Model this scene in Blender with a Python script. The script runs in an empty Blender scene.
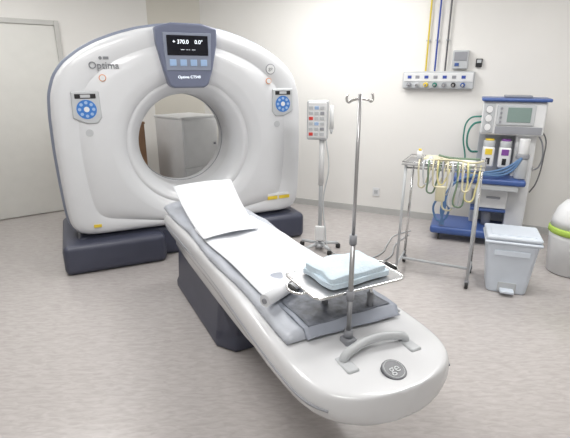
import bpy, bmesh, math, random
from mathutils import Vector, Matrix
random.seed(4)
S=bpy.context.scene
try:
    S.view_settings.view_transform='Standard'
except Exception as e: print(e)

# ---------------------------------------------------------------- materials
MATS={}
def mat(name,col,rough=.5,metal=0,noise=0,nscale=8,emit=0,alpha=1,coat=0,bump=0,bscale=60,trans=0):
    if name in MATS: return MATS[name]
    m=bpy.data.materials.new(name); m.use_nodes=True
    nt=m.node_tree; b=nt.nodes['Principled BSDF']
    b.inputs['Base Color'].default_value=(*col,1); b.inputs['Roughness'].default_value=rough
    b.inputs['Metallic'].default_value=metal; b.inputs['Alpha'].default_value=alpha
    b.inputs['Coat Weight'].default_value=coat
    b.inputs['Transmission Weight'].default_value=trans
    if emit:
        b.inputs['Emission Color'].default_value=(*col,1); b.inputs['Emission Strength'].default_value=emit
    tc=nt.nodes.new('ShaderNodeTexCoord')
    n=nt.nodes.new('ShaderNodeTexNoise'); n.inputs['Scale'].default_value=nscale; n.inputs['Detail'].default_value=3
    nt.links.new(tc.outputs['Object'],n.inputs['Vector'])
    k=noise if noise else .03
    r=nt.nodes.new('ShaderNodeValToRGB')
    r.color_ramp.elements[0].position=.3; r.color_ramp.elements[1].position=.7
    r.color_ramp.elements[0].color=(*[c*(1-k) for c in col],1); r.color_ramp.elements[1].color=(*[min(1,c*(1+k)) for c in col],1)
    nt.links.new(n.outputs['Fac'],r.inputs['Fac']); nt.links.new(r.outputs['Color'],b.inputs['Base Color'])
    if bump:
        n2=nt.nodes.new('ShaderNodeTexNoise'); n2.inputs['Scale'].default_value=bscale; n2.inputs['Detail'].default_value=4
        nt.links.new(tc.outputs['Object'],n2.inputs['Vector'])
        bp=nt.nodes.new('ShaderNodeBump'); bp.inputs['Strength'].default_value=bump; bp.inputs['Distance'].default_value=.01
        nt.links.new(n2.outputs['Fac'],bp.inputs['Height']); nt.links.new(bp.outputs['Normal'],b.inputs['Normal'])
    MATS[name]=m; return m

WALL=mat('wall_paint',(.83,.82,.795),.55,noise=.02,nscale=1.5,bump=.05,bscale=120)
WALLP=mat('pillar_paint',(.68,.655,.59),.6,noise=.02,nscale=2)
DOORM=mat('door_laminate',(.72,.72,.69),.45,noise=.02)
CEIL=mat('ceiling_paint',(.85,.85,.84),.8)
TRIM=mat('trim_vinyl',(.50,.50,.49),.45)
FRAME=mat('door_frame_paint',(.56,.56,.54),.4)
WHITE=mat('gantry_white',(.70,.715,.74),.30,coat=.25,noise=.01)
WHITE2=mat('white_plastic',(.76,.77,.78),.4)
TWHITE=mat('table_white',(.72,.73,.75),.22,coat=.4,noise=.01)
BORE=mat('bore_plastic',(.64,.65,.67),.35)
BLUEG=mat('slate_band',(.25,.28,.36),.4)
BLUED=mat('slate_base',(.060,.066,.10),.4)
LAV=mat('mattress_cover',(.36,.39,.46),.42,noise=.10,nscale=6,bump=.35,bscale=14)
LAVL=mat('cover_light',(.52,.55,.61),.36,noise=.08,nscale=6,bump=.35,bscale=10)
DARKP=mat('dark_pad',(.18,.195,.23),.5,noise=.35,nscale=26,bump=.4,bscale=30)
PAPER=mat('paper_sheet',(.80,.82,.86),.7,noise=.01,bump=.2,bscale=9)
TOWEL=mat('towel_fabric',(.66,.78,.87),.95,noise=.04,nscale=20,bump=.4,bscale=90)
CHROME=mat('chrome',(.72,.72,.72),.22,metal=1)
STEEL=mat('steel_grey',(.45,.45,.46),.35,metal=.8)
GREY=mat('grey_plastic',(.30,.31,.34),.4)
DGREY=mat('dark_grey_plastic',(.12,.125,.14),.4)
LGREY=mat('light_grey_plastic',(.52,.54,.56),.4)
BLACK=mat('black_plastic',(.02,.02,.022),.3)
RUB=mat('rubber',(.03,.03,.03),.7)
PANB=mat('display_housing',(.16,.18,.26),.35)
SCR=mat('screen_glass',(.008,.009,.015),.12)
TXT=mat('white_glyph',(.8,.85,.9),.5,emit=1.2)
TXG=mat('label_ink',(.22,.23,.25),.5)
BTN=mat('button_face',(.35,.50,.74),.4)
CYB=mat('button_blue',(.05,.20,.58),.35)
YEL=mat('yellow_label',(.80,.60,.05),.5)
YELP=mat('yellow_pipe',(.70,.55,.05),.4)
YELT=mat('yellow_tube',(.66,.60,.30),.4)
BLUP=mat('blue_pipe',(.04,.08,.36),.4)
DKP=mat('dark_pipe',(.12,.12,.13),.4)
GRNP=mat('green_hose',(.03,.20,.16),.5)
GRNT=mat('dull_green_tube',(.16,.24,.16),.5)
BLUS=mat('blue_steel',(.055,.11,.32),.35)
BLUH=mat('blue_hose',(.10,.20,.38),.5)
PURP=mat('purple_cap',(.22,.07,.32),.4)
CREAM=mat('cream_tube',(.62,.58,.42),.45)
LIME=mat('lime_plastic',(.42,.60,.10),.45)
RED=mat('red_plastic',(.6,.05,.04),.4)
ORNG=mat('orange_ink',(.75,.25,.06),.5)
WOOD=mat('wood_brown',(.36,.21,.12),.5,noise=.25,nscale=5)
SCRG=mat('monitor_screen',(.22,.30,.28),.2)
BIN=mat('bin_plastic',(.66,.72,.80),.35)
LAMP=mat('lamp_diffuser',(1,.99,.97),.5,emit=3)

def floor_mat():
    m=bpy.data.materials.new('vinyl_floor'); m.use_nodes=True; nt=m.node_tree; b=nt.nodes['Principled BSDF']
    tc=nt.nodes.new('ShaderNodeTexCoord'); mp=nt.nodes.new('ShaderNodeMapping')
    mp.inputs['Rotation'].default_value=(0,0,math.radians(-14)); mp.inputs['Scale'].default_value=(2.6,9,1)
    n=nt.nodes.new('ShaderNodeTexNoise'); n.inputs['Scale'].default_value=5.5; n.inputs['Detail'].default_value=8; n.inputs['Distortion'].default_value=.8
    r=nt.nodes.new('ShaderNodeValToRGB'); e=r.color_ramp.elements
    e[0].position=.32; e[0].color=(.43,.400,.39,1); e[1].position=.68; e[1].color=(.515,.487,.478,1)
    L=nt.links.new
    L(tc.outputs['Object'],mp.inputs['Vector']); L(mp.outputs['Vector'],n.inputs['Vector']); L(n.outputs['Fac'],r.inputs['Fac'])
    L(r.outputs['Color'],b.inputs['Base Color']); b.inputs['Roughness'].default_value=.22
    return m
FLOOR=floor_mat()

# ---------------------------------------------------------------- helpers
def root(name,loc,rz=0):
    e=bpy.data.objects.new(name,None); S.collection.objects.link(e); e.location=loc; e.rotation_euler=(0,0,math.radians(rz)); e.empty_display_size=.1
    return e
def fin(name,bm,m,parent=None,smooth=False,bevel=0,bseg=3,subd=0,solid=0):
    me=bpy.data.meshes.new(name); bmesh.ops.recalc_face_normals(bm,faces=bm.faces); bm.to_mesh(me); bm.free()
    if isinstance(m,(list,tuple)):
        for q in m: me.materials.append(q)
    else: me.materials.append(m)
    o=bpy.data.objects.new(name,me); S.collection.objects.link(o)
    if parent: o.parent=parent
    if smooth:
        for p in me.polygons: p.use_smooth=True
    if solid:
        s=o.modifiers.new('s','SOLIDIFY'); s.thickness=solid; s.offset=0
    if bevel:
        b=o.modifiers.new('b','BEVEL'); b.width=bevel; b.segments=bseg; b.limit_method='ANGLE'; b.angle_limit=math.radians(40)
        for p in me.polygons: p.use_smooth=True
        w=o.modifiers.new('w','WEIGHTED_NORMAL')
    if subd:
        s=o.modifiers.new('u','SUBSURF'); s.levels=subd; s.render_levels=subd
    return o
def box(name,x0,x1,y0,y1,z0,z1,m,parent=None,bevel=.006,taper=None,rot=None):
    bm=bmesh.new(); t=taper or 0
    vs=[bm.verts.new(v) for v in [(x0+t,y0+t,z0),(x1-t,y0+t,z0),(x1-t,y1-t,z0),(x0+t,y1-t,z0),(x0,y0,z1),(x1,y0,z1),(x1,y1,z1),(x0,y1,z1)]]
    for f in [(0,3,2,1),(4,5,6,7),(0,1,5,4),(1,2,6,5),(2,3,7,6),(3,0,4,7)]: bm.faces.new([vs[i] for i in f])
    if rot:
        c=Vector(((x0+x1)/2,(y0+y1)/2,(z0+z1)/2)); bmesh.ops.rotate(bm,verts=bm.verts,cent=c,matrix=Matrix.Rotation(math.radians(rot[1]),3,rot[0]))
    return fin(name,bm,m,parent,bevel=bevel)
def cyl(name,p0,p1,r,m,parent=None,r2=None,seg=20,bevel=0):
    p0=Vector(p0);p1=Vector(p1);d=p1-p0
    bm=bmesh.new()
    bmesh.ops.create_cone(bm,cap_ends=True,segments=seg,radius1=r,radius2=r if r2 is None else r2,depth=d.length)
    q=Vector((0,0,1)).rotation_difference(d.normalized()).to_matrix().to_4x4()
    bmesh.ops.transform(bm,verts=bm.verts,matrix=Matrix.Translation((p0+p1)/2)@q)
    o=fin(name,bm,m,parent)
    for p in o.data.polygons: p.use_smooth=len(p.vertices)==4
    if bevel:
        b=o.modifiers.new('b','BEVEL'); b.width=bevel; b.segments=2; b.limit_method='ANGLE'; b.angle_limit=math.radians(50)
    return o
def tube(name,pts,r,m,parent=None,smooth=True,cyclic=False):
    cu=bpy.data.curves.new(name,'CURVE'); cu.dimensions='3D'; cu.bevel_depth=r; cu.bevel_resolution=4; cu.resolution_u=8; cu.use_fill_caps=True
    if smooth:
        sp=cu.splines.new('BEZIER'); sp.bezier_points.add(len(pts)-1)
        for b,p in zip(sp.bezier_points,pts): b.co=p; b.handle_left_type=b.handle_right_type='AUTO'
    else:
        sp=cu.splines.new('POLY'); sp.points.add(len(pts)-1)
        for b,p in zip(sp.points,pts): b.co=(*p,1)
    sp.use_cyclic_u=cyclic
    cu.materials.append(m); o=bpy.data.objects.new(name,cu); S.collection.objects.link(o)
    if parent:o.parent=parent
    return o
def lathe(name,prof,m,parent=None,c=(0,0,0),seg=40):
    bm=bmesh.new(); rings=[]
    for r,z in prof:
        rings.append([bm.verts.new((c[0]+r*math.cos(2*math.pi*i/seg),c[1]+r*math.sin(2*math.pi*i/seg),c[2]+z)) for i in range(seg)])
    for a,b in zip(rings,rings[1:]):
        for i in range(seg): bm.faces.new([a[i],a[(i+1)%seg],b[(i+1)%seg],b[i]])
    bm.faces.new(rings[0]); bm.faces.new(rings[-1])
    return fin(name,bm,m,parent,smooth=True)
def prism(name,poly,y0,y1,m,parent=None,bevel=.01):
    bm=bmesh.new(); a=[bm.verts.new((x,y0,z)) for x,z in poly]; b=[bm.verts.new((x,y1,z)) for x,z in poly]
    n=len(poly); bm.faces.new(a); bm.faces.new(b[::-1])
    for i in range(n): bm.faces.new([a[i],b[i],b[(i+1)%n],a[(i+1)%n]])
    return fin(name,bm,m,parent,bevel=bevel)
def text(name,s,loc,size,m,parent,rot=(90,0,0),ext=.0008):
    cu=bpy.data.curves.new(name,'FONT'); cu.body=s; cu.size=size; cu.extrude=ext; cu.align_x='CENTER'; cu.align_y='CENTER'
    cu.materials.append(m); o=bpy.data.objects.new(name,cu); S.collection.objects.link(o); o.parent=parent
    o.location=loc; o.rotation_euler=[math.radians(a) for a in rot]; return o
def sheet(name,fn,nu,nv,m,parent,th=.003,smooth=True):
    bm=bmesh.new(); g=[[bm.verts.new(fn(i/nu,j/nv)) for j in range(nv+1)] for i in range(nu+1)]
    for i in range(nu):
        for j in range(nv): bm.faces.new([g[i][j],g[i+1][j],g[i+1][j+1],g[i][j+1]])
    return fin(name,bm,m,parent,smooth=smooth,solid=th)
def caster(parent,x,y,r=.03,nm='caster'):
    cyl(nm+'_wheel',(x-.012,y,r),(x+.012,y,r),r,RUB,parent,seg=18,bevel=.004)
    box(nm+'_fork',x-.017,x+.017,y-.012,y+.012,r*1.3,r*2+.01,GREY,parent,.003)

# ---------------------------------------------------------------- room
def slab(name,poly,z0,z1,m,bevel=0):
    bm=bmesh.new(); a=[bm.verts.new((x,y,z0)) for x,y in poly]; b=[bm.verts.new((x,y,z1)) for x,y in poly]; n=len(poly)
    bm.faces.new(a[::-1]); bm.faces.new(b)
    for i in range(n): bm.faces.new([a[i],a[(i+1)%n],b[(i+1)%n],b[i]])
    return fin(name,bm,m,bevel=bevel)
def wallseg(name,p,q,z0,z1,m,t=.12,inn=0,bevel=0):
    p=Vector(p);q=Vector(q);d=(q-p).normalized();out=Vector((-d.y,d.x))
    P=[p-out*inn,q-out*inn,q+out*t,p+out*t]
    return slab(name,[tuple(v) for v in P],z0,z1,m,bevel)
H=2.75
A0=(-4.3,7.19-.727*4.3); A1=(-1.68,5.97); B0=(-1.06,6.11); B1=(3.5,5.62-.46*3.5); C=(3.5,-1.6); D=(-4.3,-1.6)
room=[A0,A1,B0,B1,C,D]
slab('floor',room[::-1],-.1,0,FLOOR)
slab('ceiling',room[::-1],H,H+.1,CEIL)
dd=Vector(A1)-Vector(A0); ux=dd.normalized()
def pa(X): return (X,7.19+.727*X)
wallseg('wall_left',A0,A1,0,H,WALL)
wallseg('wall_corner',A1,B0,0,H,WALLP)
wallseg('wall_back',B0,B1,0,H,WALL)
wallseg('wall_right',B1,C,0,H,WALL)
wallseg('wall_front',C,D,0,H,WALL)
wallseg('wall_side',D,A0,0,H,WALL)
d0=pa(-3.95); d1=pa(-2.50)
ang=math.degrees(math.atan2(ux.y,ux.x)); dl=math.dist(d0,d1)
dr=root('door_1',(d0[0],d0[1],0),ang)
box('door_leaf',.05,dl-.05,-.022,-.001,.012,2.08,DOORM,dr,.003)
box('frame_left',0,.05,-.04,-.001,0,2.13,FRAME,dr,.004)
box('frame_right',dl-.05,dl,-.04,-.001,0,2.13,FRAME,dr,.004)
box('frame_top',.05,dl-.05,-.04,-.001,2.08,2.13,FRAME,dr,.004)
cyl('handle',(.13,-.022,1.0),(.13,-.07,1.0),.012,CHROME,dr)
cyl('handle_lever',(.13,-.065,1.0),(.26,-.065,1.0),.010,CHROME,dr)
wallseg('baseboard_left',pa(-2.495),A1,0,.075,TRIM,t=-.001,inn=.014)
wallseg('baseboard_back',B0,B1,0,.075,TRIM,t=-.001,inn=.014)
wallseg('baseboard_right',B1,C,0,.075,TRIM,t=-.001,inn=.014)

def lampfix(x,y,p,rz=0):
    r=root('ceiling_lamp',(x,y,H),rz)
    box('housing',-.62,.62,-.32,.32,-.05,-.001,WHITE2,r,.004)
    box('diffuser',-.58,.58,-.28,.28,-.056,-.05,LAMP,r,.001)
    l=bpy.data.lights.new('lamp_light','AREA'); l.shape='RECTANGLE'; l.size=1.15; l.size_y=.55; l.energy=p; l.color=(1,.985,.96)
    o=bpy.data.objects.new('lamp_light',l); S.collection.objects.link(o); o.parent=r; o.location=(0,0,-.07)
lampfix(-1.2,2.3,23); lampfix(1.5,2.6,36); lampfix(.2,4.3,30,0); lampfix(.0,.2,20); lampfix(-2.4,3.9,16,30)

# ---------------------------------------------------------------- CT gantry
GX,GY,YAW=-.80,3.89,25
ca,sa=math.cos(math.radians(YAW)),math.sin(math.radians(YAW))
G=root('ct_scanner_gantry',(GX,GY,0),YAW)
half=[(0,-.725),(.5,-.72),(.9,-.715),(.99,-.69),(1.035,-.62),(1.05,-.5),(1.06,-.25),(1.065,0),(1.06,.25),(1.045,.42),(.995,.56),(.92,.655),(.80,.745),(.68,.81),(.52,.87),(.36,.915),(.18,.945),(0,.955)]
outl=half+[(-x,z) for x,z in half[::-1][1:-1]]
def Rout(th):
    dx,dz=math.cos(th),math.sin(th); best=None
    for i in range(len(outl)):
        x0,z0=outl[i];x1,z1=outl[(i+1)%len(outl)]
        ex,ez=x1-x0,z1-z0; den=dx*ez-dz*ex
        if abs(den)<1e-9: continue
        t=(x0*ez-z0*ex)/den; u=(x0*dz-z0*dx)/den
        if t>0 and -1e-6<=u<=1+1e-6: best=t if best is None else max(best,t)
    return best
N=192; ths=[2*math.pi*i/N for i in range(N)]
RR=[Rout(t) for t in ths]
RR=[(RR[i-1]+2*RR[i]+RR[(i+1)%N])/4 for i in range(N)]
CZ=1.0
def ringmesh(name,rings,mats,matidx,parent,close=False):
    bm=bmesh.new(); V=[]
    for (fr,y) in rings:
        V.append([bm.verts.new((fr(i)*math.cos(ths[i]),y,CZ+fr(i)*math.sin(ths[i]))) for i in range(N)])
    k=0
    for a,b in zip(V,V[1:]):
        for i in range(N):
            f=bm.faces.new([a[i],a[(i+1)%N],b[(i+1)%N],b[i]]); f.material_index=matidx[k]
        k+=1
    return fin(name,bm,mats,parent,smooth=True)
cst=lambda r:(lambda i:r)
lp=lambda f:(lambda i:.64+(RR[i]-.035-.64)*f)
off=lambda d:(lambda i:RR[i]-d)
rings=[(cst(.56),.86),(cst(.50),.80),(cst(.45),.70),(cst(.415),.58),(cst(.405),.50),(cst(.41),.49),(cst(.41),.24),(cst(.415),.20),(cst(.43),.15),(cst(.455),.11),(cst(.49),.075),(cst(.525),.052),(cst(.53),.058),(cst(.535),.047),(cst(.58),.022),(cst(.617),.008),(cst(.637),.002),
  (lp(0.03),.0),(lp(.3),.0),(lp(.58),.002),(lp(.60),.009),(lp(.615),.009),(lp(.64),.002),(lp(.9),.008),(lp(1),.014),(off(.022),.026),(off(.010),.048),(off(.004),.08),(off(.002),.14)]
mi=[1]*6+[0]*(len(rings)-7)
ringmesh('front_cover',rings,[WHITE,BORE],mi,G)
band=[(off(.01),.139),(off(-.016),.143),(off(-.02),.16),(off(-.02),.30),(off(-.012),.315),(off(.01),.318)]
ringmesh('side_band',band,[BLUEG],[0]*5,G)
rear=[(off(.012),.317),(off(.012),.72),(off(.03),.80),(off(.08),.85),(cst(.60),.86),(cst(.56),.86)]
ringmesh('rear_cover',rear,[WHITE],[0]*5,G)
box('base_plinth',-1.0,1.0,.05,.80,.001,.272,BLUED,G,.04)
box('base_foot',-1.12,-.30,-.10,.84,.001,.255,BLUED,G,.05)
box('base_foot',.42,1.08,-.05,.84,.001,.255,BLUED,G,.05)
prism('display_housing',[(-.25,.925+CZ),(-.245,.80+CZ),(-.20,.60+CZ),(-.16,.485+CZ),(-.12,.465+CZ),(.12,.465+CZ),(.16,.485+CZ),(.20,.60+CZ),(.245,.80+CZ),(.25,.925+CZ),(.12,.958+CZ),(-.12,.958+CZ)],-.05,.12,PANB,G,.02)
prism('display_bezel',[(-.195,1.885),(-.18,1.60),(.18,1.60),(.195,1.885)],-.058,-.04,BLUEG,G,.006)
box('display_screen',-.165,.165,-.064,-.05,1.715,1.865,SCR,G,.004)
text('display_text','+ 370.0    0.0°',(0,-.066,1.815),.042,TXT,G)
text('display_text','---  - -  ---',(0,-.066,1.76),.03,TXT,G)
for i in range(4):
    x=-.125+i*.083
    box('display_key',x-.027,x+.027,-.064,-.05,1.635,1.685,BTN,G,.004)
text('label_text','Optima CT540',(0,-.052,1.55),.030,TXT,G)
text('label_text','Optima',(-.64,.0,1.635),.072,TXG,G,ext=.006)
disc=lambda name,x,z,r,m,parent,y0=-.004,y1=.03: cyl(name,(x,y1,z),(x,y0,z),r,m,parent,seg=32)
disc('maker_emblem',-.66,1.69,.012,TXG,G,-.002); box('maker_emblem_bar',-.64,-.60,-.002,.02,1.68,1.70,TXG,G,.001)
disc('emblem_ring',.74,1.615,.045,GREY,G,-.002); disc('emblem_core',.74,1.615,.038,WHITE2,G,-.004); text('emblem_text','ge',(.74,-.006,1.62),.045,TXG,G)
for x in (-.66,.72):
    z=1.545 if x<0 else 1.515
    disc('stop_button_ring',x,z,.026,ORNG,G,-.004); disc('stop_button',x,z,.021,WHITE2,G,-.008)
for sx,cx in ((-1,-.80),(1,.855)):
    t=.03*sx
    prism('control_pad',[(cx-.10,1.45),(cx+.10,1.45),(cx+.105,1.25),(cx+.04-t,1.205),(cx-.04-t,1.205),(cx-.105,1.25)],-.012,.03,LGREY,G,.012)
    box('pad_display',cx-.075,cx+.075,-.016,.01,1.395,1.43,BLACK,G,.004)
    box('pad_lcd',cx-.035,cx+.035,-.018,.01,1.402,1.424,LGREY,G,.002)
    disc('pad_disc',cx,1.315,.072,CYB,G,-.015)
    for k in range(8):
        a=k*math.pi/4; disc('pad_key',cx+.050*math.cos(a),1.315+.050*math.sin(a),.012,BTN,G,-.018)
    disc('pad_hub',cx,1.315,.020,WHITE2,G,-.018)
    disc('lower_button',sx*.80,1.135,.028,LGREY,G,-.004)
box('label_yellow',.70,.80,-.006,.02,.42,.45,YEL,G,.001); box('label_yellow',.82,.93,-.002,.02,.42,.45,YEL,G,.001); box('label_white',.70,.92,-.002,.02,.455,.475,WHITE2,G,.001)
box('label_yellow',-.86,-.80,-.002,.02,.36,.385,YEL,G,.001)
tube('laser_ring',[(.408*math.cos(a),.46,CZ+.408*math.sin(a)) for a in ths[::8]],.005,GREY,G,cyclic=True)

# ---------------------------------------------------------------- table
YT=27.3; ct,st=math.cos(math.radians(YT)),math.sin(math.radians(YT))
SM=1.7; TL=-.085
hx=GX+sa*.5+ca*TL; hy=GY-ca*.5+sa*TL
def tp(s,lat=0): return (hx+st*(s-.5)+ct*lat, hy-ct*(s-.5)+st*lat)
T=root('ct_patient_table',(*tp(SM),0),YT)
Y=lambda s:SM-s
SE=2.89
def hw(s):
    b=.295+.038*min(1,max(0,(s-1.6)/.8))
    if s>2.48:
        u=min(1,(s-2.48)/(SE-2.48)); b*= (1-u**4.6)**(1/2.1) if u<1 else .0
    return max(b,.02)
ss=[.50,.52,.56,.8,1.1,1.4,1.7,2.0,2.2,2.4,2.48,2.58,2.65,2.71,2.76,2.80,2.83,2.85,2.865,2.88,SE]
bm=bmesh.new(); secs=[]
for s in ss:
    h=hw(s); u=max(0,(s-2.3)/.59)
    zt=.585-.03*u**2; zb=.405+.030*min(1,max(0,u))**1.5
    if s<.53: zt-=.02; zb+=.02
    mid=.53-.02*u; k=min(1,h/.1)
    half=[(0,zt),(h*.55,zt),(h-.035*k,zt),(h-.015*k,zt-.008),(h-.004*k,zt-.03),(h,mid-.02),(h*.985,zb+.05),(h*.90,zb+.012),(h*.74,zb),(0,zb)]
    pts=half+[(-x,z) for x,z in half[::-1][1:-1]]
    secs.append([bm.verts.new((x,Y(s),z)) for x,z in pts])
for a,b in zip(secs,secs[1:]):
    n=len(a)
    for i in range(n): bm.faces.new([a[i],a[(i+1)%n],b[(i+1)%n],b[i]])
bm.faces.new(secs[0]); bm.faces.new(secs[-1])
fin('table_housing',bm,TWHITE,T,smooth=True,subd=1)
gs=[.55,1.0,1.6,2.1,2.48,2.58,2.65,2.71,2.76,2.80]
gp=[(-(hw(s)-.001),Y(s),.500) for s in gs]; gp2=[(x*-1,y,z) for x,y,z in gp[::-1]]
tube('side_groove',gp,.0045,GREY,T); tube('side_groove',gp2,.0045,GREY,T)
bm=bmesh.new(); secs=[]
for s,h,z in ((.62,.24,.30),(1.0,.25,.29),(1.5,.25,.28),(2.0,.25,.28),(2.35,.24,.30),(2.62,.20,.375)):
    pts=[(h,.43),(h,z+.05),(h-.04,z),(-h+.04,z),(-h,z+.05),(-h,.43)]
    secs.append([bm.verts.new((x,Y(s),q)) for x,q in pts])
for a,b in zip(secs,secs[1:]):
    n=len(a)
    for i in range(n): bm.faces.new([a[i],a[(i+1)%n],b[(i+1)%n],b[i]])
bm.faces.new(secs[0]); bm.faces.new(secs[-1])
fin('lower_fairing',bm,TWHITE,T,bevel=.02)
bm=bmesh.new(); secs=[]
for z,h,s0,s1 in ((.002,.255,.55,1.66),(.06,.255,.55,1.66),(.10,.245,.57,1.64),(.32,.24,.60,1.70),(.36,.24,.60,1.74)):
    pts=[(-h+.06,Y(s0)),(-h,Y(s0+.08)),(-h,Y(s1-.12)),(-h+.08,Y(s1)),(h-.08,Y(s1)),(h,Y(s1-.12)),(h,Y(s0+.08)),(h-.06,Y(s0))]
    secs.append([bm.verts.new((x,y,z)) for x,y in pts])
for a,b in zip(secs,secs[1:]):
    n=len(a)
    for i in range(n): bm.faces.new([a[i],a[(i+1)%n],b[(i+1)%n],b[i]])
bm.faces.new(secs[0]); bm.faces.new(secs[-1])
fin('pedestal',bm,BLUED,T,bevel=.015)
def ws(a,b): return .004*math.sin(a*21+b*9)+.003*math.sin(b*37-a*13)
box('cradle',-.215,.215,Y(2.48),Y(.42),.58,.612,LGREY,T,.012)
def cover(u,v):
    s=.44+u*2.07; x=-.272+.555*v
    ed=abs(v-.5)*2
    z=.620+ws(s,x)*.9 - .018*max(0,(ed-.72)/.28)**2
    if ed>.99 or u>.99: z=.590
    return (x+.008*math.sin(s*7),Y(s),z)
sheet('mattress_cover',cover,80,28,LAVL,T,.004)
def pad(u,v):
    s=1.98+u*.55; x=-.20+.45*v; return (x,Y(s+.01*v),(.630 if u<.96 else .598)+ws(s*1.7,x)*.6)
sheet('foot_pad',pad,40,20,LAV,T,.004)
def pad2(u,v):
    s=2.19+u*.31; x=-.18+.40*v; return (x,Y(s),.636+ws(s*1.3,x)*.6)
sheet('strap_pad',pad2,20,20,DARKP,T,.004)
def pap2(u,v):
    s=1.05+u*1.06; x0=-.25+.02*u; x1=.20+.04*u
    x=x0+(x1-x0)*v
    z=.641+.006*math.sin(s*9+x*4)+.004*math.sin(x*26)
    return (x,Y(s+.14*(1-v)),z)
sheet('paper_sheet',pap2,60,30,PAPER,T,.002)
def pap1(u,v):
    TLc=Vector((-.20,.50,.765)); TRc=Vector((.24,.56,.785)); BLc=Vector((-.26,1.42,.655)); BRc=Vector((.10,1.40,.66))
    p=TLc.lerp(TRc,v).lerp(BLc.lerp(BRc,v),u)
    z=p.z-.035*math.sin(math.pi*u)+.012*math.sin(math.pi*v)
    return (p.x,Y(p.y),z)
sheet('paper_headrest_sheet',pap1,40,24,PAPER,T,.002)
prism('head_holder',[(-.13,.60),(.13,.60),(.10,.69),(-.10,.69)],Y(.85),Y(.50),LGREY,T,.02)
cyl('paper_roll',(-.27,Y(2.29),.668),(.02,Y(2.15),.668),.028,PAPER,T,seg=28)
cyl('paper_roll_core',(-.2745,Y(2.2922),.668),(-.269,Y(2.2895),.668),.012,GREY,T)
HS=.045;HL=.012
tube('end_handle',[(HL-.145,Y(2.63+HS),.560),(HL-.140,Y(2.63+HS),.59),(HL-.095,Y(2.622+HS),.606),(HL,Y(2.608+HS),.612),(HL+.095,Y(2.622+HS),.606),(HL+.140,Y(2.63+HS),.59),(HL+.145,Y(2.63+HS),.560)],.0175,LGREY,T)
for sx in (-1,1): box('handle_foot',HL+sx*.145-.026,HL+sx*.145+.026,Y(2.70+HS),Y(2.60+HS),.55,.578,LGREY,T,.01)
box('pole_socket',-.075,-.025,Y(2.61),Y(2.56),.57,.598,GREY,T,.006)
cyl('emblem_disc',(0,Y(2.790),.545),(0,Y(2.797),.5735),.046,DGREY,T,seg=36,bevel=.003)
text('emblem_text','ge',(0,Y(2.797),.5748),.05,LGREY,T,rot=(13.8,0,0))
tube('emblem_outline',[(.037*math.cos(k*math.pi/8),Y(2.797)+.037*math.sin(k*math.pi/8),.5738+.0091*math.sin(k*math.pi/8)) for k in range(16)],.0018,LGREY,T,cyclic=True)

# ---------------------------------------------------------------- tray, IV pole, towel
sT=2.43; R=root('instrument_tray',(*tp(sT,.03),0),YT)
zt=.778; a,b=.212,.133
def rr(a,b,z,c=.03):
    o=[]
    for cx,cy,a0 in ((a-c,b-c,0),(-a+c,b-c,90),(-a+c,-b+c,180),(a-c,-b+c,270)):
        for k in range(4):
            t=math.radians(a0+k*30); o.append((cx+c*math.cos(t),cy+c*math.sin(t),z))
    return o
tube('tray_rim',rr(a,b,zt),.006,CHROME,R,smooth=False,cyclic=True)
box('tray_plate',-a+.004,a-.004,-b+.004,b-.004,zt-.003,zt+.002,STEEL,R,.001)
for sx in (-1,1):
    tube('tray_handle',[(sx*a,-.06,zt),(sx*(a+.03),-.05,zt-.004),(sx*(a+.03),.05,zt-.004),(sx*a,.06,zt)],.0055,CHROME,R)
    cyl('handle_grip',(sx*(a+.03),-.03,zt-.004),(sx*(a+.03),.03,zt-.004),.009,RUB,R)
for x,y in ((-.06,.05),(.10,-.05)):
    cyl('tray_leg',(x,y,.645),(x,y,zt-.003),.008,CHROME,R)
    cyl('leg_clamp',(x,y,.642),(x,y,.70),.014,GREY,R)
IV=root('iv_pole',(*tp(sT+b+.022,-.050),0),YT)
cyl('pole_lower',(0,0,.602),(0,0,1.0),.0095,STEEL,IV); cyl('pole_upper',(0,0,1.0),(0,0,1.51),.0065,STEEL,IV)
cyl('pole_collar',(0,0,.985),(0,0,1.02),.014,GREY,IV); cyl('pole_foot',(0,0,.600),(0,0,.632),.017,GREY,IV)
cyl('pole_clamp',(0,0,zt-.02),(0,0,zt+.02),.0145,GREY,IV)
for sx in (-1,1):
    tube('hook',[(0,0,1.495),(sx*.03,0,1.49),(sx*.048,0,1.485),(sx*.053,0,1.50),(sx*.048,0,1.51)],.004,CHROME,IV)
W=root('folded_towel',(*tp(sT,.035),zt+.008),YT+4)
for k in range(2):
    bm=bmesh.new(); bmesh.ops.create_cube(bm,size=1)
    bmesh.ops.subdivide_edges(bm,edges=bm.edges,cuts=9,use_grid_fill=True)
    for v in bm.verts:
        X0,Y0,Z0=v.co
        v.co.x*=.29-.015*k; v.co.y*=.205-.012*k; v.co.z=Z0*.024+.012+k*.022
        if k:
            e=max(abs(X0),abs(Y0))*2
            v.co.z+=(.014*(1-e**3)+.004*math.sin(X0*11+Y0*4)+.003*math.sin(Y0*14-X0*6))*(Z0+.5)
        v.co.x+=.005*math.sin(Y0*8+k*2); v.co.y+=.003*math.sin(X0*10+k)
    fin('towel_fold',bm,TOWEL,W,smooth=True,subd=1)

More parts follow.
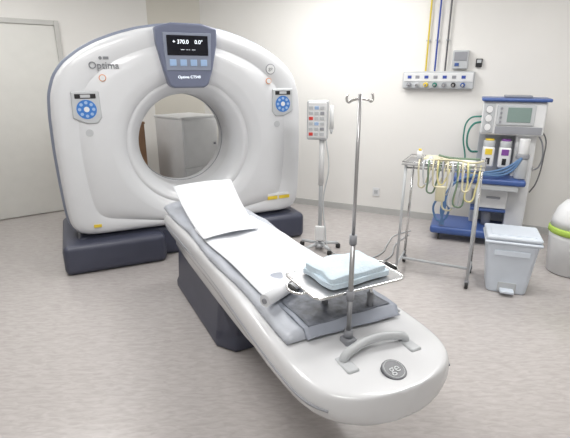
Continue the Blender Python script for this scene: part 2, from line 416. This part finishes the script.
# ---------------------------------------------------------------- injector stand next to gantry
I=root('contrast_injector_stand',(.325,3.97,0),-10)
lathe('stand_base',[(.02,.05),(.02,.02),(.05,.025),(.05,.06),(.02,.07)],LGREY,I)
for k in range(5):
    t=math.radians(90+72*k); ex,ey=.18*math.cos(t),.18*math.sin(t)
    cyl('stand_leg',(.03*math.cos(t),.03*math.sin(t),.06),(ex,ey,.055),.014,LGREY,I)
    lathe('stand_caster',[(.012,0.001),(.022,.006),(.022,.035),(.012,.045)],RUB,I,c=(ex,ey,0),seg=16)
cyl('stand_column',(0,0,.06),(0,0,1.02),.018,LGREY,I); cyl('stand_sleeve',(0,0,.62),(0,0,1.05),.024,WHITE2,I)
box('stand_cable_box',-.04,.05,-.06,-.02,.10,.24,WHITE2,I,.01)
box('unit_body',-.13,.05,-.06,.06,1.03,1.36,LGREY,I,.015)
box('unit_face',-.12,.04,-.068,-.055,1.05,1.345,WHITE2,I,.006)
cols=[RED,BLUS,LIME,YEL,GREY,BTN]
for i in range(6):
    for j in range(3):
        box('unit_key',-.11+j*.048,-.075+j*.048,-.074,-.066,1.068+i*.044,1.095+i*.044,cols[(i*2+j)%6] if (i+j)%3==0 else LGREY,I,.002)
cyl('unit_syringe',(.08,-.02,1.12),(.08,-.02,1.32),.018,WHITE2,I); cyl('unit_syringe_tip',(.08,-.02,1.08),(.08,-.02,1.12),.006,LGREY,I,r2=.018)
tube('unit_hose',[(.03,-.02,1.06),(.07,-.05,.8),(.03,-.05,.5),(.05,-.05,.25),(.12,-.10,.02),(.3,-.12,.008)],.006,LGREY,I)
K=root('floor_cable',(.37,3.97,0),0)
tube('cable_run',[(.12,-.22,.007),(.3,-.28,.007),(.5,-.15,.007),(.62,.1,.007),(.75,.35,.007),(.95,.5,.007)],.006,LGREY,K)
tube('cable_run',[(.1,-.28,.007),(.35,-.38,.007),(.55,-.25,.007),(.7,.1,.007),(.9,.38,.007)],.006,LGREY,K)

# ---------------------------------------------------------------- wall mounted items
wa=math.degrees(math.atan(-.46))
def wroot(name,X,z): return root(name,(X,5.62-.46*X,z),wa)
P=wroot('medical_gas_panel',1.59,0)
box('panel_body',-.35,.35,-.07,-.001,1.43,1.60,LGREY,P,.012)
box('panel_strip',-.34,.34,-.076,-.065,1.50,1.585,WHITE2,P,.004)
for i,(x,c) in enumerate([(-.28,GREY),(-.20,LGREY),(-.11,YEL),(-.02,GRNP),(.07,GREY),(.16,BLACK),(.25,BLUS)]):
    cyl('gas_outlet',(x,-.07,1.47),(x,-.105,1.47),.023,c,P,bevel=.003); cyl('gas_nozzle',(x,-.10,1.47),(x,-.125,1.465),.011,CHROME,P)
    box('outlet_mark',x-.02,x+.02,-.079,-.07,1.53,1.56,GREY if i%2 else BLUP,P,.001)
P2=wroot('gas_pipework',1.59,0)
for x,m in ((-.13,YELP),(-.04,BLUP),(.06,DKP)):
    tube('gas_pipe',[(x,-.03,1.603),(x,-.03,2.742)],.0085,m,P2,smooth=False)
    for z in (1.9,2.4): box('pipe_clip',x-.02,x+.02,-.035,-.001,z-.008,z+.008,LGREY,P2,.002)
AL=wroot('gas_alarm_box',1.78,0)
box('box_body',-.085,.065,-.055,-.001,1.625,1.80,LGREY,AL,.008); box('box_face',-.07,.05,-.06,-.05,1.70,1.785,GREY,AL,.003)
box('box_led',-.06,-.02,-.063,-.055,1.65,1.68,BLUS,AL,.001)
TH=wroot('wall_thermostat',1.93,0)
box('thermo_body',-.03,.03,-.03,-.001,1.64,1.72,BLACK,TH,.006); box('thermo_lcd',-.02,.02,-.033,-.028,1.68,1.71,LGREY,TH,.001)
ST=wroot('wall_socket',1.07,0)
box('socket_plate',-.04,.04,-.01,-.001,.21,.31,WHITE2,ST,.003); box('socket_insert',-.022,.022,-.013,-.008,.235,.285,LGREY,ST,.002)
for dx in (-.009,.009): cyl('socket_hole',(dx,-.012,.26),(dx,-.0145,.26),.004,BLACK,ST,seg=12)

# ---------------------------------------------------------------- anaesthesia machine
M=root('anaesthesia_machine',(2.09,4.22,0),-22); M.scale=(.87,.9,1)
box('base_platform',-.70,.26,-.27,.24,.07,.15,BLUS,M,.03)
for x in (-.6,.2):
    for y in (-.21,.18): caster(M,x,y,.035)
box('column_right',.06,.26,-.02,.22,.15,1.20,WHITE2,M,.015)
box('column_left',-.30,-.22,.04,.22,.15,.60,LGREY,M,.01)
box('back_panel',-.30,.08,.16,.22,.15,1.20,LGREY,M,.008)
box('lower_drawer',-.22,.06,-.10,.16,.34,.56,WHITE2,M,.01); box('drawer_handle',-.15,-.01,-.115,-.10,.44,.46,GREY,M,.003)
box('lower_shelf',-.30,.06,-.12,.16,.31,.335,BLUS,M,.006)
cyl('gas_cylinder',(-.12,.0,.151),(-.12,.0,.30),.05,GREY,M)
box('work_surface',-.52,.20,-.26,.16,.60,.655,BLUS,M,.02)
box('work_drawer',-.46,.14,-.24,.14,.545,.60,LGREY,M,.008)
box('side_rail',.262,.275,-.05,.2,.72,.75,CHROME,M,.003)
box('upper_body',-.30,.30,-.10,.22,1.04,1.34,WHITE2,M,.02)
box('monitor_screen_frame',-.16,.20,-.115,-.09,1.13,1.31,LGREY,M,.01)
box('monitor_screen',-.06,.16,-.121,-.10,1.16,1.29,SCRG,M,.004)
for i in range(4): cyl('monitor_knob',(-.12,-.115,1.16+i*.04),(-.12,-.13,1.16+i*.04),.012,GREY,M,seg=14)
box('gauge_panel',-.29,-.18,-.112,-.09,1.06,1.32,LGREY,M,.006)
for z in (1.27,1.19,1.11): cyl('gauge',(-.235,-.11,z),(-.235,-.125,z),.032,WHITE2,M); cyl('gauge_bezel',(-.235,-.10,z),(-.235,-.118,z),.036,GREY,M)
box('flow_panel',-.16,.28,-.112,-.09,1.055,1.12,GREY,M,.004)
box('top_tray',-.32,.33,-.14,.23,1.34,1.37,BLUS,M,.012)
box('top_monitor_box',-.1,.16,-.02,.18,1.371,1.39,GREY,M,.006)
for x,c in ((-.19,YEL),(-.03,PURP)):
    box('vaporizer_body',x-.06,x+.06,-.13,.02,.74,.93,WHITE2,M,.02)
    cyl('vaporizer_dial',(x,-.055,.93),(x,-.055,.985),.058,LGREY,M,bevel=.006)
    cyl('vaporizer_cap',(x,-.055,.985),(x,-.055,1.0),.045,c,M)
    box('vaporizer_label',x-.035,x+.035,-.135,-.125,.86,.915,c,M,.002)
    box('vaporizer_window',x-.02,x+.02,-.135,-.125,.77,.83,BLACK,M,.002)
    box('vaporizer_mount',x-.03,x+.03,.01,.17,.82,.90,GREY,M,.004)
cyl('absorber_canister',(.14,-.13,.66),(.14,-.13,.84),.06,LGREY,M,bevel=.006); cyl('absorber_head',(.14,-.13,.84),(.14,-.13,.88),.065,GREY,M,bevel=.006)
cyl('bellows',(.14,-.13,.88),(.14,-.13,1.02),.05,WHITE2,M,bevel=.006)
for k in range(3): 
    o=.02*k
    tube('breathing_hose',[(.14,-.18,.86),(.02-o,-.24,.72+o),(-.28-o,-.27,.68),(-.48-o,-.26,.60-o),(-.60+o,-.28,.35),(-.56-o,-.26,.17)],.011,BLUH,M)
tube('breathing_hose',[(-.56,-.28,.45),(-.66,-.24,.40),(-.68,-.22,.28),(-.60,-.24,.20),(-.52,-.25,.3),(-.56,-.27,.42)],.012,BLUH,M)
tube('green_hose',[(-.29,-.02,1.15),(-.38,-.06,1.12),(-.42,-.06,.98),(-.38,-.04,.88),(-.30,.03,.86)],.010,GRNP,M)
tube('green_hose',[(-.29,-.02,1.20),(-.42,-.02,1.17),(-.46,-.02,1.02),(-.42,-.02,.82),(-.40,.0,.67)],.008,GRNP,M)
tube('right_hose',[(.27,.05,1.10),(.34,.02,1.02),(.35,0,.85),(.32,0,.6),(.28,.05,.5)],.007,DKP,M)
tube('grey_hose',[(.27,.1,1.05),(.33,.06,.95),(.33,.06,.75),(.28,.1,.7)],.008,GREY,M)

# ---------------------------------------------------------------- supply trolley
Q=root('instrument_trolley',(1.22,3.40,0),-26)
w,d=.27,.16; zt=.92
for sx in (-1,1):
    for sy in (-1,1):
        cyl('trolley_leg',(sx*w,sy*d,.06),(sx*w*.96,sy*d,zt),.0105,LGREY if sy<0 else CHROME,Q)
        caster(Q,sx*w,sy*d,.028)
    cyl('side_bar',(sx*w,-d,.10),(sx*w,d,.10),.010,LGREY,Q)
cyl('cross_bar',(-w,0,.10),(w,0,.10),.011,LGREY,Q)
for sy in (-1,1): cyl('tray_bar',(-w*.96,sy*d,zt-.02),(w*.96,sy*d,zt-.02),.007,CHROME,Q)
box('tray',-w-.02,w+.02,-d-.02,d+.02,zt,zt+.008,STEEL,Q,.002)
tube('tray_rail',[(x*(w+.015)/1,y*(d+.015),zt+.025) for x,y in ((-1,-1),(1,-1),(1,1),(-1,1))],.004,CHROME,Q,smooth=False,cyclic=True)
box('supply_box',-.16,.02,-.02,.13,zt+.009,zt+.04,CREAM,Q,.01); box('supply_pack',.04,.22,-.10,.08,zt+.009,zt+.03,WHITE2,Q,.01)
cyl('supply_bottle',(-.20,.05,zt+.009),(-.20,.05,zt+.08),.020,WHITE2,Q); cyl('supply_bottle_cap',(-.20,.05,zt+.08),(-.20,.05,zt+.095),.012,YEL,Q)
lathe('mask',[(.05,0),(.055,.01),(.04,.03),(.015,.045),(.012,.06)],LGREY,Q,c=(-.09,-.10,zt+.009))
for i in range(11):
    x=-.17+.034*i; r0=random.uniform(.10,.32)
    tube('hanging_tube',[(x,-.06,zt+.02),(x+.01,-d-.03,zt+.03),(x+.02,-d-.05,zt-.08),(x+.04,-d-.05-.002*i,zt-r0),(x+.08,-d-.04,zt-r0*.55),(x+.09,-d-.035,zt-.02),(x+.09,-.08,zt+.02)],.0065,[CREAM,LGREY,GRNT,CREAM,YELT,GREY][i%6],Q)
box('mask_pouch',-.02,.05,-d-.08,-d-.045,zt-.24,zt-.12,CREAM,Q,.015)
tube('top_tube',[(-.1,-.12,zt+.04),(0,-.14,zt+.055),(.1,-.10,zt+.05),(.2,-.13,zt+.045),(.27,-.05,zt+.05)],.008,CREAM,Q)
tube('top_tube',[(-.05,.02,zt+.06),(.05,-.04,zt+.055),(.15,.0,zt+.05),(.24,.05,zt+.045)],.008,GRNT,Q)

# ---------------------------------------------------------------- bins
Bn=root('pedal_bin',(1.70,3.17,0),-20); Bn.scale=(1.06,1.06,1.03)
bm=bmesh.new(); secs=[]
for z,hx_,hy_,c in ((.002,.125,.11,.03),(.02,.13,.115,.03),(.37,.165,.14,.035),(.385,.17,.145,.035)):
    secs.append([bm.verts.new((x,y,z)) for x,y,_ in rr(hx_,hy_,z,c)])
for p,q in zip(secs,secs[1:]):
    n=len(p)
    for i in range(n): bm.faces.new([p[i],p[(i+1)%n],q[(i+1)%n],q[i]])
bm.faces.new(secs[0]); bm.faces.new(secs[-1])
fin('bin_body',bm,BIN,Bn,bevel=.006)
box('lid_rim',-.18,.18,-.155,.155,.386,.41,BIN,Bn,.012)
box('lid',-.175,.175,-.15,.15,.411,.445,BIN,Bn,.015)
box('lid_inset',-.14,.14,-.115,.115,.44,.45,BIN,Bn,.004)
box('pedal_recess',-.06,.06,-.122,-.10,.015,.09,LGREY,Bn,.006)
box('pedal',-.045,.045,-.18,-.105,.025,.045,BIN,Bn,.006)
box('body_panel',-.11,.11,-.147,-.13,.30,.34,BIN,Bn,.004,rot=('X',-4))

Gb=root('waste_bin',(2.37,3.46,0),0)
lathe('bin_bucket',[(.15,.002),(.165,.01),(.185,.30),(.19,.34)],WHITE2,Gb)
lathe('bin_collar',[(.19,.341),(.199,.35),(.199,.385),(.188,.395)],LIME,Gb)
lathe('bin_dome',[(.188,.396),(.18,.46),(.155,.54),(.11,.60),(.06,.625),(.01,.63)],WHITE2,Gb)
box('swing_flap',-.09,.09,-.178,-.15,.43,.53,LIME,Gb,.01,rot=('X',-20))

# ---------------------------------------------------------------- stuff behind gantry
Cb=root('storage_cabinet',(-1.16,5.36,0),50)
box('cabinet_body',-.25,.25,-.25,.25,.06,1.10,WHITE2,Cb,.01)
box('cabinet_top',-.258,.258,-.258,.258,1.10,1.125,WHITE2,Cb,.006)
box('cabinet_door',-.24,.24,-.264,-.25,.56,1.08,WHITE2,Cb,.004); box('cabinet_door',-.24,.24,-.264,-.25,.08,.545,WHITE2,Cb,.004)
for z in (.80,.40): cyl('cabinet_knob',(.19,-.262,z),(.19,-.285,z),.012,GREY,Cb)
for x in (-.2,.2):
    for y in (-.2,.2): cyl('cabinet_foot',(x,y,.001),(x,y,.06),.02,GREY,Cb)
Wd=root('wooden_cabinet',(-1.77,4.98,0),35)
box('cabinet_body',-.18,.18,-.18,.18,.001,1.06,WOOD,Wd,.008); box('cabinet_top',-.185,.185,-.19,.19,1.06,1.085,WOOD,Wd,.004)
for z in (.1,.42,.74): box('cabinet_drawer',-.165,.165,-.192,-.18,z,z+.29,WOOD,Wd,.004); cyl('drawer_knob',(0,-.192,z+.15),(0,-.215,z+.15),.012,CHROME,Wd)

# ---------------------------------------------------------------- camera & world
cam=bpy.data.cameras.new('camera'); co=bpy.data.objects.new('camera',cam); S.collection.objects.link(co)
co.location=(0,0,1.57); co.rotation_euler=(math.radians(90-17.8),0,0); cam.sensor_width=36; cam.lens=36*450/570; cam.clip_start=.05
S.camera=co
wd=bpy.data.worlds.new('world'); S.world=wd; wd.use_nodes=True
wd.node_tree.nodes['Background'].inputs['Color'].default_value=(.8,.85,.9,1); wd.node_tree.nodes['Background'].inputs['Strength'].default_value=.3
print('done')
